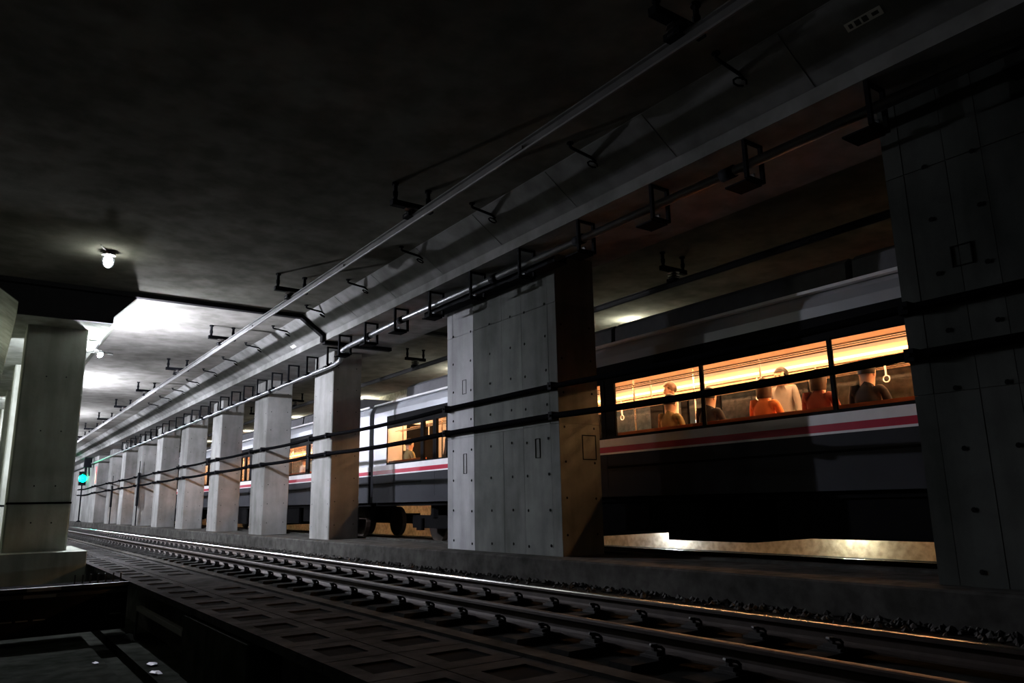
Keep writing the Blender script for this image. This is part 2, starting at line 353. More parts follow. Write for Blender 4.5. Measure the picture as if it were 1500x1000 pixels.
base = sq_pillar(7.1, 7.87, 1.27, UZ-KZ, 'concrete_pillar', 'pillar_con', KZ)
for i in range(8):
    o = base if i == 0 else copy_tree(base)
    o.location = (7.1, P1Y+PITCH*i, KZ)
    tag(o, f'square concrete pillar between the tracks, {nth(i)} one beyond the wide middle pillar', 'pillar', 'square pillars between the tracks')
# closed wall in the pillar line further on
struct(MB().box(7.1, 7.87, 60.5, YF, KZ, UZ).build('wall_between_tracks', 'pillar_con'), 'pale concrete wall closing the pillar row far down the tunnel', 'wall')
# left pillars on pedestals
def left_pillar():
    r = empty('left_pillar', (0,0,0))
    MB().cbox(0.58, 1.66, 0, 1.2, -0.75, 3.73, 0.03).build('shaft', 'left_con', r)
    MB().cbox(-0.6, 1.95, -0.7, 2.2, PZ, -0.75, 0.02).build('pedestal', 'left_con', r)
    MB().box(0.572, 1.668, -0.012, 0.3, 0.155, 0.195).build('strap', 'cable_black', r)
    holes([1.0, 1.35], [-0.2, 0.5, 1.6, 2.7], 0.0, 'tie_holes', r, 'y', 0.016)
    return r
lp = left_pillar()
for i in range(8):
    o = lp if i == 0 else copy_tree(lp)
    o.location = (0, 17.7+PITCH*i, 0)
    tag(o, ('broad concrete pillar on a pedestal at the left edge, nearest of its row' if i == 0 else f'left-hand concrete pillar on a pedestal, {nth(i)} in its row'), 'pillar', 'left pillar row')
# ================================================================ TRACKS
def rail_prof(xc):
    h = [(-0.0625,0),(-0.0625,0.012),(-0.02,0.028),(-0.008,0.045),(-0.008,0.105),(-0.032,0.117),(-0.0325,0.139),(-0.026,0.1485),(-0.012,0.1525),(0.0,0.153),(0.012,0.1525),(0.026,0.1485),(0.0325,0.139),(0.032,0.117),(0.008,0.105),(0.008,0.045),(0.02,0.028),(0.0625,0.012),(0.0625,0)]
    return [(xc+a, RZ-0.153+b_) for a, b_ in h]
def rail(xc, label, top='rail_top'):
    m = MB(); p = rail_prof(xc); n = len(p); ysx = [YN+k*(YF-YN)/8 for k in range(9)]
    for k in range(8):
        vs = [(a,ysx[k],b_) for a,b_ in p]+[(a,ysx[k+1],b_) for a,b_ in p]
        for i in range(n): 
            mi = 1 if (6 <= i <= 11 if top == 'rail_top' else 7 <= i <= 10) else 0
            m.add([vs[i],vs[(i+1) % n],vs[n+(i+1) % n],vs[n+i]], [(0,1,2,3)], mi)
    o = m.build('steel_rail', ['rail_side',top], smooth=False)
    tag(o, label, 'rail', 'steel rails'); return o
rail(4.08, 'dull nearer rail of the empty track, beside the walkway', 'rail_dull')
rail(5.20, 'brightly glinting farther rail of the empty track, beside the kerb')
rail(9.54, 'rail under the train, on the pillar side')
rail(10.66, 'rail under the train, on the far wall side')
sl = empty('sleeper', (4.64, 0, SZ))
MB().prism([(-1.02,-0.02),(1.02,-0.02),(1.0,0.045),(-1.0,0.045)], -0.11, 0.11, 'y').build('block', 'sleeper_con', sl)
fm = MB(); fm.box(-0.17,0.17,-0.09,0.09,0.045,0.062)
for s_ in (-1, 1):
    fm.box(s_*0.066 if s_ > 0 else -0.15, 0.15 if s_ > 0 else -0.066, -0.055, 0.055, 0.062, 0.085)
    fm.tube([(s_*0.115,0,0.062),(s_*0.115,0,0.13)], 0.022, 6)
    fm.tube([(s_*0.07,-0.05,0.09),(s_*0.10,-0.05,0.115),(s_*0.14,0,0.12),(s_*0.10,0.05,0.115),(s_*0.07,0.05,0.09)], 0.011, 5)
fo = fm.build('rail_fastener', 'fast_iron', sl, loc=(-0.56,0,0)); inst(fo, 'rail_fastener', sl, (0.56,0,0))
lab = 'short concrete sleeper with iron rail fasteners on the empty track'
tag(sl, lab, 'sleeper', 'sleepers of the empty track'); sl.location = (4.64, 3.3, SZ)
for i in range(1, 110):
    c = copy_tree(sl); c.location = (4.64, 3.3+0.64*i, SZ)
# rubble along the kerb foot
gm = MB(); T = (1+5**0.5)/2
for k in range(1500):
    y = 2.5+62*random.random()**1.6; x = 6.72-abs(random.gauss(0, 0.16)); r = random.uniform(0.018, 0.05)
    z = SZ+r*0.55; a = random.random()*6.28
    v = [(x+r*math.cos(a+q*1.257)*random.uniform(.7,1), y+r*math.sin(a+q*1.257)*random.uniform(.7,1), z+random.uniform(-.3,.3)*r) for q in range(5)]+[(x,y,z+r*0.8),(x,y,z-r*0.55)]
    gm.add(v, [(q,(q+1)%5,5) for q in range(5)]+[((q+1)%5,q,6) for q in range(5)])
g = gm.build('gravel', 'gravel'); g['kind'] = 'stuff'; g['label'] = 'dark rubble lying along the foot of the kerb'; g['category'] = 'gravel'
# debris in the pit
def scrap(x, y, s_, label, flat=0.3):
    m = MB(); n = 9; vs = [(x, y, PZ+s_*flat)]
    for k in range(n):
        a = 2*math.pi*k/n; rr = s_*random.uniform(0.5, 1.1); vs.append((x+rr*math.cos(a)*0.7, y+rr*math.sin(a)*1.5, PZ+random.uniform(0.01, s_*flat)))
    vs.append((x, y, PZ+0.002))
    m.add(vs, [(0,1+k,1+(k+1) % n) for k in range(n)]+[(n+1,1+(k+1) % n,1+k) for k in range(n)])
    tag(m.build('rubbish_scrap', 'debris'), label, 'rubbish', 'pale scraps in the pit')
scrap(1.93, 11.7, 0.10, 'largest pale crumpled scrap beside the drain channel in the pit', 0.9)
scrap(1.86, 9.7, 0.08, 'small pale scrap on the pit floor near the support block')
scrap(1.80, 9.15, 0.09, 'pale torn scrap at the lower edge of the pit floor')
scrap(1.36, 10.2, 0.05, 'tiny whitish scrap left of the drain channel')
# ================================================================ CABLES AND PIPE
def cable(z, label, r=0.042):
    pts = []; pil = [(0.4,3.5),(8.78,12.07)]+[(P1Y+PITCH*i, P1Y+PITCH*i+1.27) for i in range(8)]+[(60.5,62),(70,71)]
    root = empty('wall_cable', (7.03, 0.4, z)); tag(root, label, 'cable', 'black cables along the pillars')
    prev = None
    for a, b_ in pil:
        if prev is not None:
            for t in (0.25, 0.5, 0.75): pts.append((0, prev+(a-prev)*t-0.4, -0.16*0.06*4*t*(1-t)*(a-prev)/1.3))
        pts += [(0,a-0.4,0),(0,b_-0.4,0)]; prev = b_
    MB().tube(pts, r, 8).build('cable', 'cable_black', root, True)
    src = None
    for a, b_ in pil[:-1]:
        for yy in (a+0.06, b_-0.06):
            if src is None: src = MB().box(-0.055,0.07,-0.045,0.045,-0.06,0.06).tube([(-0.075,0,-0.0),(-0.05,0,0)],0.02,6).build('clamp', 'black_steel', root, loc=(0,yy-0.4,0))
            else: inst(src, 'clamp', root, (0,yy-0.4,0))
cable(1.72, 'upper of the two black cables strung along the pillars')
cable(1.27, 'lower of the two black cables strung along the pillars', 0.046)
pipe = empty('conduit_pipe', (0,0,0)); tag(pipe, 'grey metal pipe hung under the beam above the pillars', 'pipe')
MB().tube([(6.62,-2,3.60),(6.62,13,3.60),(6.63,15.7,3.54),(6.66,16.1,3.52),(6.86,16.7,3.40),(6.90,17.1,3.38),(6.92,20,3.38),(6.92,90,3.38)], 0.055, 10).build('pipe_run', 'galv', pipe, True)
for yy in (5.0, 7.6, 9.75, 13.05, 14.6, 22, 30, 40): MB().tube([((6.62 if yy < 16 else 6.92),yy-0.09,(3.60 if yy < 13.5 else 3.565 if yy < 16 else 3.38)),((6.62 if yy < 16 else 6.92),yy+0.09,(3.60 if yy < 13.5 else 3.565 if yy < 16 else 3.38))], 0.072, 10).build('pipe_sleeve', 'black_steel', pipe, True)
tag(MB().box(6.72,6.96,8.3,12.3,3.50,3.515).box(6.72,6.73,8.3,12.3,3.515,3.60).box(6.95,6.96,8.3,12.3,3.515,3.60).build('cable_tray', 'black_steel'), 'black cable tray behind the pipe at the head of the wide pillar', 'cable tray')
def bracket():
    r = empty('pipe_bracket'); b_ = 0.042
    MB().box(-0.16,0.16,-0.02,0.02,-0.03,0).build('top_bar', 'black_steel', r)
    for s_ in (-1,1): MB().box(s_*0.16-(b_ if s_ > 0 else 0), s_*0.16+(0 if s_ > 0 else b_), -0.02,0.02,-0.42,-0.03).build('side_bar', 'black_steel', r)
    MB().box(-0.16,0.16,-0.02,0.02,-0.45,-0.42).box(-0.14,0.14,0.02,0.30,-0.47,-0.45).build('bottom_bar', 'black_steel', r)
    MB().tube([(-0.05,-0.03,-0.40),(-0.05,0.03,-0.40)],0.02,6).build('bolt', 'galv', r)
    return r
br = bracket(); k = 0
for i in range(34):
    y = 1.86+1.405*i
    o = br if i == 0 else copy_tree(br)
    o.location = (6.64 if y < 16.3 else 6.92, y, UZ)
    tag(o, f'black rectangular pipe hanger under the beam, {nth(i)} from the near end of the pipe', 'pipe hanger', 'pipe hangers under the beam')
    if y > 16.3: pass
# ================================================================ OVERHEAD CONDUCTOR BARS
plain('bar_dark', (0.02, 0.02, 0.02), 0.7, 0, 0.1, 6, 0.15)
def conductor(xc, z0, label, mt='alu'):
    r = empty('overhead_conductor_bar', (xc, 0, z0)); tag(r, label, 'conductor bar', 'overhead conductor bars')
    prof = [(-0.012,0.0),(0.012,0.0),(0.022,0.02),(0.018,0.03),(0.014,0.10),(0.05,0.105),(0.05,0.122),(-0.05,0.122),(-0.05,0.105),(-0.014,0.10),(-0.018,0.03),(-0.022,0.02)]
    MB().prism([(a*0.95, b_*0.9) for a, b_ in prof], YN, 95, 'y').build('bar', mt, r)
    for yy in range(0, 90, 5):
        MB().box(-0.035,0.035,yy+1.2,yy+1.6,0.02,0.06).build('joint_plate', mt, r)
conductor(4.64, 3.84, 'overhead conductor bar above the empty track')
conductor(10.05, 3.78, 'overhead conductor bar above the train', 'bar_dark')
def hanger(z0):
    r = empty('bar_support'); h = CZ-z0-0.11
    for s_ in (-1,1):
        MB().tube([(s_*0.26,0,h),(s_*0.26,0,h-0.30)], 0.03, 6).build('hanger_rod', 'black_steel', r)
        MB().tube([(s_*0.26,0,h),(s_*0.26,0,h-0.03)], 0.05, 8).build('anchor_plate', 'black_steel', r); MB().tube([(s_*0.26,0,h-0.13),(s_*0.26,0,h-0.20)],0.038,8).build('rod_nut', 'black_steel', r)
    MB().box(-0.32,0.32,-0.045,0.045,h-0.34,h-0.26).build('cross_arm', 'black_steel', r)
    m = MB(); zz = h-0.32
    m.tube([(0,0,zz),(0,0,0.02)], 0.05, 8)
    for q in range(3): m.tube([(0,0,zz-0.02-q*0.05),(0,0,zz-0.035-q*0.05)], 0.11, 10)
    m.build('insulator', 'insulator', r, False)
    MB().box(-0.10,0.10,-0.09,0.09,-0.02,0.04).build('clamp', 'black_steel', r)
    return r
hA = hanger(3.84); hB = None
n_ = 0
for i in range(15):
    o = hA if i == 0 else copy_tree(hA); o.location = (4.64, 3.9+4.97*i, 3.95)
    tag(o, f'bar support with insulator on the ceiling over the empty track, {nth(i)} in its row', 'bar support', 'conductor bar supports')
hB = hanger(3.78)
for i in range(9):
    o = hB if i == 0 else copy_tree(hB); o.location = (10.05, 4.0+4.97*i, 3.89)
    tag(o, f'bar support with insulator over the train, {nth(i)} in its row', 'bar support', 'conductor bar supports')
# small hooks with curled cable along the top of the haunch
def hook():
    r = empty('ceiling_hook')
    MB().tube([(0,0,0),(0,0,-0.06),(0.02,0,-0.07),(0.36,0.01,-0.11),(0.43,0.01,-0.145)], 0.02, 6).tube([(0,0,-0.003),(0,0,-0.02)],0.045,8).build('arm', 'black_steel', r)
    MB().tube([(0.38+0.05*math.cos(a),0.02+0.05*math.sin(a)*1.5,-0.19+0.02*math.sin(a)-0.03*math.cos(a)) for a in [x*0.8 for x in range(8)]], 0.011, 6).build('curled_cable', 'cable_black', r)
    return r
hk = hook()
for i in range(14):
    o = hk if i == 0 else copy_tree(hk); o.location = (5.66, 4.3+2.3*i, CZ)
    tag(o, f'small black hook under the ceiling edge by the haunch, {nth(i)} in its row', 'hook', 'hooks along the haunch')
# plates on the haunch
def on_haunch(t, y): p = Vector((5.89,0,CZ))+hu*(hl*t)+hn*0.009; return (p.x, y, p.z)
def plate(y, ln, w_, t, label, marks):
    r = empty('marker_plate', on_haunch(t, y)); tag(r, label, 'marker plate', 'plates on the haunch')
    def quad(a0,a1,b0,b1,o0,o1):
        m = MB(); vs = []
        for o_ in (o0,o1):
            for (a,b_) in ((a0,b0),(a1,b0),(a1,b1),(a0,b1)):
                p = hu*b_+hn*o_; vs.append((p.x, a, p.z))
        return m.add(vs, [(0,1,2,3),(7,6,5,4),(0,4,5,1),(1,5,6,2),(2,6,7,3),(3,7,4,0)])
    quad(0,ln,0,w_,0,0.006).build('plate', 'plate_white', r)
    for (a0,a1,b0,b1) in marks: quad(a0,a1,b0,b1,0.006,0.008).build('mark', 'plate_ink', r)
plate(2.86, 0.34, 0.085, 0.38, 'pale oblong marker plate high on the haunch at the upper right', [(0.03,0.09,0.025,0.06),(0.13,0.18,0.015,0.07),(0.20,0.25,0.015,0.07),(0.275,0.31,0.02,0.065)])
plate(18.5, 0.30, 0.09, 0.8, 'small white plate on the haunch beyond the black joint', [])
# ================================================================ LAMPS
# caged ceiling bulb
cb = empty('caged_ceiling_lamp', (1.51, 14.11, CZ)); tag(cb, 'small white caged bulb hanging from the ceiling before the dark beam end', 'lamp')
MB().tube([(0,0,0),(0,0,-0.05)],0.06,10).tube([(0,0,-0.05),(0,0,-0.075)],[0.10,0.115],14).tube([(-0.16,-0.3,0.0),(-0.14,-0.25,-0.01),(0,0,-0.03)],0.012,6).build('lamp_base', 'lamp_body', cb)
MB().ball((0,0,-0.18),0.075,0.075,0.115,12,8).build('bulb', 'bulb_glow', cb, True)
cg = MB()
for q in range(6):
    a = q*math.pi/3; cg.tube([(0.09*math.cos(a)*s_,0.09*math.sin(a)*s_,z_) for s_,z_ in ((0.7,-0.05),(1,-0.10),(1.05,-0.18),(0.8,-0.27),(0.1,-0.31))],0.006,4)
for z_ in (-0.12,-0.22): cg.tube([(0.094*math.cos(x*math.pi/6),0.094*math.sin(x*math.pi/6),z_) for x in range(13)],0.006,4)
cg.build('cage', 'black_steel', cb)
# glaring lamps on every second left pillar
def pillar_lamp():
    r = empty('pillar_lamp')
    MB().box(0,0.05,-0.08,0.08,-0.10,0.12).build('wall_box', 'lamp_body', r)
    MB().tube([(0.05,0,0.04),(0.20,0,0.06),(0.28,0,0.06)],0.018,8).tube([(0.27,0,0.06),(0.36,0,0.0)],0.05,8).build('arm', 'lamp_body', r)
    MB().tube([(0.28,0.02,0.07),(0.45,0.15,0.45),(0.66,0.3,0.90)],0.014,6).build('conduit', 'galv', r)
    MB().ball((0.37,0,-0.06),0.045,0.045,0.062,12,8,0,Matrix.Rotation(math.radians(32),3,'Y')).build('bulb', 'lamp_glow', r, True)
    hv = []; n = 13; hf = []
    for ring, (rr, zz) in enumerate(((0.30,-0.075),(0.30,-0.035),(0.31,-0.035),(0.31,-0.075))):
        for q in range(n):
            a = math.radians(-90-70+118*q/(n-1)); hv.append((0.37+rr*math.cos(a), rr*math.sin(a), zz))
    for ring in range(4):
        for q in range(n-1): hf.append((ring*n+q, ring*n+q+1, ((ring+1) % 4)*n+q+1, ((ring+1) % 4)*n+q))
    hf += [(0,n,2*n,3*n),(4*n-1,3*n-1,2*n-1,n-1)]
    MB().add(hv, hf).build('hood', 'lamp_body', r)  # added hood, shaped to keep the bulb's light off the near ceiling
    MB().tube([(0.37,-0.302,-0.05),(0.37,-0.03,0.02)],0.008,5).build('light_block_stay', 'lamp_body', r)
    return r
plm = pillar_lamp()
for i in range(6):
    o = plm if i == 0 else copy_tree(plm); o.location = (1.66, 18.75+PITCH*2*i, 3.48)
    tag(o, ('glaring white lamp on the side of the nearest left pillar' if i == 0 else f'white lamp on the left pillar row, {nth(i)} lamp down the tunnel'), 'lamp', 'lamps on the left pillars')
# lamps on the far wall behind the train
def wall_lamp():
    r = empty('wall_lamp')
    MB().box(-0.06,0,-0.09,0.09,-0.07,0.07).tube([(-0.06,0,0),(-0.42,0,0)],0.03,10).build('lamp_base', 'lamp_body', r)
    MB().ball((-0.51,0,0),0.10,0.07,0.07,12,8).build('bulb', 'far_glow', r, True)
    return r
wl = wall_lamp()
for i in range(6):
    o = wl if i == 0 else copy_tree(wl); o.location = (13.4, 13.0+7.9*i, 4.12)
    tag(o, f'yellowish lamp on the far wall hidden behind the train, {nth(i)} down the tunnel', 'lamp', 'lamps on the far wall')
for yy, mt, nm in ((12.4,'low_cool_glow','cool white low lamp at the foot of the far wall, behind the train'),(8.0,'low_warm_glow','warm white low lamp at the foot of the far wall, behind the train')):
    r = empty('low_wall_lamp', (13.4, yy, -0.45)); tag(r, nm, 'lamp', 'low lamps behind the train')
    MB().box(-0.05,0,-0.25,0.25,-0.05,0.06).build('lamp_base', 'lamp_body', r); MB().box(-0.28,-0.05,-0.25,0.25,0.05,0.06).build('lamp_cover', 'lamp_body', r)
    MB().tube([(-0.16,-0.2,0.0),(-0.16,0.2,0.0)],0.025,8).tube([(-0.05,0,0),(-0.15,0,0)],0.012,6).build('tube', mt, r)
for i in range(3):
    o = copy_tree(wl); o.location = (-2.4, 21.0+10.3*i, 3.3); o.rotation_euler = (0,0,math.pi)
    tag(o, f'lamp on the left wall behind the left pillars, {nth(i)} down the tunnel', 'lamp', 'lamps on the left wall')
# green signal far down the tunnel
sg = empty('tunnel_signal', (6.78, 66.0, KZ)); tag(sg, 'green lit track signal on a thin post far down the tunnel', 'signal')
MB().tube([(0,0,0),(0,0,2.7)],0.05,8).tube([(0,0,0),(0,0,0.12)],[0.22,0.08],8).build('post', 'black_steel', sg)
MB().cbox(-0.24,0.24,0.0,0.22,2.7,3.75,0.05).build('signal_head', 'black_steel', sg)
for zc in (3.0, 3.22, 3.44):
    MB().tube([(0,-0.002,zc),(0,-0.16,zc+0.03)],0.12,12,0,False).build('hood', 'black_steel', sg)
MB().ball((0,-0.01,3.22),0.27,0.05,0.27,14,8).build('green_lens', 'green_glow', sg, True)
jb = tag(MB().cbox(6.45,6.95,62.6,63.0,3.1,3.80,0.04).tube([(6.6,62.8,3.1),(6.6,62.8,2.75)],0.08,8).tube([(6.8,62.8,3.1),(6.85,62.8,2.5)],0.05,6).build('junction_box', 'black_steel'), 'dark equipment box under the beam near the green signal', 'equipment box')
tag(MB().box(7.075,7.1,60.8,61.5,1.9,3.1).box(7.07,7.075,60.9,61.4,2.0,3.0).build('wall_sign', 'sign_red'), 'reddish upright sign on the pale wall far down the tunnel', 'sign')
for yy, zt in ((52.2, 1.5), (43.3, 1.9)):
    tag(MB().box(6.96,7.06,yy,yy+0.2,KZ+1.0,zt).tube([(7.02,yy+0.1,KZ),(7.02,yy+0.1,KZ+1.0)],0.03,8).tube([(7.02,yy+0.1,zt),(7.02,yy+0.1,zt+0.6)],0.02,6).build('relay_box', 'black_steel'), 'dark slim relay box on a post by the pillar row, '+('farther one' if yy > 50 else 'nearer one'), 'relay box', 'relay boxes by the pillars')
# ================================================================ TRAIN
TX = 8.70; TW = 2.80; CA, CB = -1.30, 18.70   # near car
WB, WT = 1.05, 1.965
wins = [(16.08,17.92),(13.0,14.6),(11.1,12.7),(7.40,9.28),(5.30,7.36),(3.52,5.26),(-0.9,1.6)]
doors = [(14.75,16.02),(9.50,10.85),(1.95,3.35)]
def door_panes(d): 
    a, b_ = d; c = (a+b_)/2
    return [(a+0.10, c-0.08), (c+0.08, b_-0.10)]
car = empty('train_car', (TX, CB, RZ)); 
def P(mb, name, mats, parent=None, smooth=False):
    # shift vertices into the car's own frame
    mb.v = [(x-TX, y-CB, z-RZ) for x, y, z in mb.v]
    return mb.build(name, mats, parent or car, smooth)
# sides
for side in (0, 1):
    xs = (TX, TX+0.06) if side == 0 else (TX+TW-0.06, TX+TW)
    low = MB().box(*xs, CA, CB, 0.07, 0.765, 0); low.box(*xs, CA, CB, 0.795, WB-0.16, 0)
    P(low, 'lower_side', 'silver_shaded')
    out = (TX-0.004, TX) if side == 0 else (TX+TW, TX+TW+0.004)
    wo = (TX-0.008, TX+0.06) if side == 0 else (TX+TW-0.06, TX+TW+0.008); ro = (TX-0.011, TX) if side == 0 else (TX+TW, TX+TW+0.011)
    P(MB().box(*wo, CA, CB, WB-0.16, WB-0.03), 'white_band', 'train_white')
    P(MB().box(*ro, CA, CB, WB-0.255, WB-0.16), 'red_stripe', 'train_red')
    P(MB().box(*wo, CA, CB, 0.765, 0.795), 'white_line', 'train_white')
    P(MB().box(*out, CA, CB, 0.53, 0.565), 'side_groove', 'train_black')
    # black window band as one frame with openings
    op = sorted(list(wins)+[p for d in doors for p in door_panes(d)])
    bm_ = MB(); bm_.box(*xs, CA+0.8, CB-0.78, WT, 2.28).box(*xs, CA+0.8, CB-0.78, WB-0.03, WB)
    e = CA+0.8
    for a, b_ in op:
        a = max(a, CA+0.8); b_ = min(b_, CB-0.78)
        if a > e: bm_.box(*xs, e, a, WB, WT)
        e = b_
    if e < CB-0.78: bm_.box(*xs, e, CB-0.78, WB, WT)
    P(bm_, 'window_band', 'train_black')
    P(MB().box(*xs, CB-0.78, CB, WB-0.03, 2.28), 'end_panel', 'silver'); P(MB().box(*xs, CA, CA+0.8, WB-0.03, 2.28), 'end_panel', 'silver')
    # panes
    xg = TX+0.02 if side == 0 else TX+TW-0.03
    for a, b_ in wins:
        if side == 0 or True:
            wf = P(rect_frame(MB(), xg+0.0, a, b_, WB, WT, 0.014), 'window_frame', 'train_black')
            P(MB().box(xg, xg+0.008, a, b_, WB, WT), 'pane', 'pane_glass', wf)
    for d in doors:
        a, b_ = d; xo = (TX-0.006, TX) if side == 0 else (TX+TW, TX+TW+0.006)
        for (p0, p1), (l0, l1) in zip(door_panes(d), ((a, (a+b_)/2-0.004), ((a+b_)/2+0.004, b_))):
            dl = MB().box(*xo, l0, l1, 0.20, WB-0.03).box(*xo, l0, p0, WB-0.03, 2.1, 1).box(*xo, p1, l1, WB-0.03, 2.1, 1).box(*xo, p0, p1, WT, 2.1, 1).box(*xo, p0, p1, WB-0.03, WB, 1)
            dd = P(dl, 'door_leaf', ['silver_shaded', 'train_black'])
            P(MB().box(xg, xg+0.008, p0, p1, WB, WT), 'door_pane', 'pane_glass', dd)
# roof
rp = [(TX,2.28),(TX+0.01,2.42),(TX+0.05,2.54),(TX+0.13,2.64),(TX+0.30,2.72),(TX+0.8,2.79),(TX+1.4,2.81)]
rp = rp+[(2*TX+TW-a, b_) for a, b_ in reversed(rp[:-1])]
ri = [(TX+TW-0.06,2.28),(TX+TW-0.12,2.45),(TX+0.12,2.45),(TX+0.06,2.28)]
m = MB(); full = rp+ri; m.prism(full, CA, CB, 'y'); rf = P(m, 'roof', 'silver')
P(MB().box(TX+0.0, TX+0.10, CA, CB, 2.62, 2.66), 'gutter', 'train_white')
P(MB().box(TX+TW-0.10, TX+TW, CA, CB, 2.62, 2.66), 'gutter', 'train_white')
for (a, b_) in ((14.3,17.7),(9.75,14.2),(5.2,9.65),(0.4,5.1)):
    P(MB().prism([(TX+0.45,2.72),(TX+0.47,3.04),(TX+0.58,3.12),(TX+TW-0.58,3.12),(TX+TW-0.47,3.04),(TX+TW-0.45,2.72)], a, b_, 'y'), 'roof_unit', 'roof_grey')
# ends + gangway
for yy, s_ in ((CA, 1), (CB-0.06, -1)):
    e_ = MB().box(TX+0.06, TX+0.95, yy, yy+0.06, 0.07, 2.45).box(TX+TW-0.95, TX+TW-0.06, yy, yy+0.06, 0.07, 2.45).box(TX+0.95,TX+TW-0.95,yy,yy+0.06,2.2,2.45)
    P(e_, 'end_wall', 'silver')
P(MB().box(TX+0.85, TX+TW-0.85, CB, CB+0.27, 0.10, 2.25), 'gangway_bellows', 'under_black')
# floor, ceiling, interior
P(MB().box(TX+0.06, TX+TW-0.06, CA, CB, 0.07, 0.23), 'floor_pan', 'int_floor')
P(MB().box(TX+0.12, TX+TW-0.12, CA+0.06, CB-0.06, 2.40, 2.45), 'inner_ceiling', 'int_ceil')
for side in (0, 1):
    x0 = TX+0.062 if side == 0 else TX+TW-0.062; s_ = 1 if side == 0 else -1
    def bx_(a, b_): return (min(x0+s_*a, x0+s_*b_), max(x0+s_*a, x0+s_*b_))
    P(MB().box(*bx_(0,0.012), CA+0.06, CB-0.06, WT+0.02, 2.42), 'upper_lining', 'int_cream')
    P(MB().box(*bx_(0,0.012), CA+0.06, CB-0.06, 0.23, WB-0.04), 'lower_lining', 'int_cream')
    # cove light
    P(MB().tube([(x0+s_*1.05, CA+0.3, 2.385),(x0+s_*1.05, CB-0.3, 2.385)], 0.03, 6), 'light_tube', 'tube_glow')
    P(MB().box(*bx_(0.012,0.045), CA+0.3, CB-0.3, 2.19, 2.23), 'light_strip', 'strip_glow')
    # luggage rack
    P(MB().tube([(x0+s_*0.33, CA+0.8, 1.90),(x0+s_*0.33, CB-0.8, 1.90)], 0.013, 6).tube([(x0+s_*0.18, CA+0.8, 1.90),(x0+s_*0.18, CB-0.8, 1.90)], 0.010, 6), 'luggage_rack', 'steel_bright')
    # straps rail
    P(MB().tube([(x0+s_*0.62, CA+0.8, 2.02),(x0+s_*0.62, CB-0.8, 2.02)], 0.014, 6), 'strap_rail', 'steel_bright')
    strap = None
    for q in range(16):
        yy = 16.9-q*1.12
        if any(a-0.1 < yy < b_+0.1 for a, b_ in doors): continue
        sm = MB(); sm.box(x0+s_*0.62-0.012, x0+s_*0.62+0.012, yy-0.01, yy+0.01, 1.72, 2.03)
        sm.tube([(x0+s_*0.62, yy+0.05*math.cos(t*math.pi/5), 1.68+0.05*math.sin(t*math.pi/5)) for t in range(11)], 0.009, 5)
        P(sm, 'hand_strap', 'train_white')
    for a, b_ in ((11.0,14.65),(3.45,9.4),(-0.95,1.85),(16.1,18.2)):
        sb = P(MB().box(*bx_(0.08,0.55), a, b_, 0.56, 0.68), 'seat_bench', 'seat_cloth')
        P(MB().box(*bx_(0.02,0.12), a, b_, 0.68, 1.12), 'seat_back', 'seat_cloth', sb)
        P(MB().box(*bx_(0.10,0.45), a, b_, 0.23, 0.56), 'seat_base', 'seat_cover', sb)
        for yy in (a, b_): P(MB().tube([(x0+s_*0.55, yy, 0.23),(x0+s_*0.55, yy, 2.40)], 0.017, 6), 'grab_pole', 'steel_bright')
# underframe and bogies
for (a, b_, zb) in ((4.3,6.4,-0.52),(6.8,8.4,-0.60),(8.7,9.9,-0.48),(10.2,12.6,-0.60),(3.0,4.0,-0.45)):
    P(MB().cbox(TX+0.15, TX+TW-0.15, a, b_, zb, 0.02, 0.05), 'equipment_box', 'under_black')
P(MB().box(TX+0.1, TX+TW-0.1, CA, CB, -0.02, 0.07), 'underframe', 'under_black')
for yc in (CB-3.2, CA+3.2):
    bg = P(MB().box(TX+0.30, TX+0.50, yc-1.5, yc+1.5, -0.55, -0.25).box(TX+TW-0.5, TX+TW-0.3, yc-1.5, yc+1.5, -0.55, -0.25).box(TX+0.5, TX+TW-0.5, yc-0.3, yc+0.3, -0.45, -0.02), 'bogie_frame', 'under_black')
    for dy in (-1.05, 1.05):
        for xw in (9.54-0.09, 10.66-0.04):
            P(MB().tube([(xw, yc+dy, RZ+0.43),(xw+0.13, yc+dy, RZ+0.43)], 0.43, 20), 'wheel', 'rail_side', bg)
        P(MB().cbox(TX+0.22, TX+0.32, yc+dy-0.14, yc+dy+0.14, -0.60, -0.32, 0.03), 'axle_box', 'under_black', bg)
    for q in (-0.5, 0.5): P(MB().tube([(TX+0.42, yc+q*0.8, -0.30),(TX+0.42, yc+q*0.8, 0.0)], 0.20, 10), 'air_spring', 'under_black', bg)
tag(car, 'silver train car with red stripe and lit windows behind the wide pillars, nearest car', 'train car', 'cars of the train')
for i in range(1, 3):
    c = copy_tree(car); c.location = (TX, CB+20.28*i, RZ)
    tag(c, ('silver train car with red stripe seen between the middle pillars, second car' if i == 1 else 'farthest silver train car with lit windows, behind the small distant pillars'), 'train car', 'cars of the train')
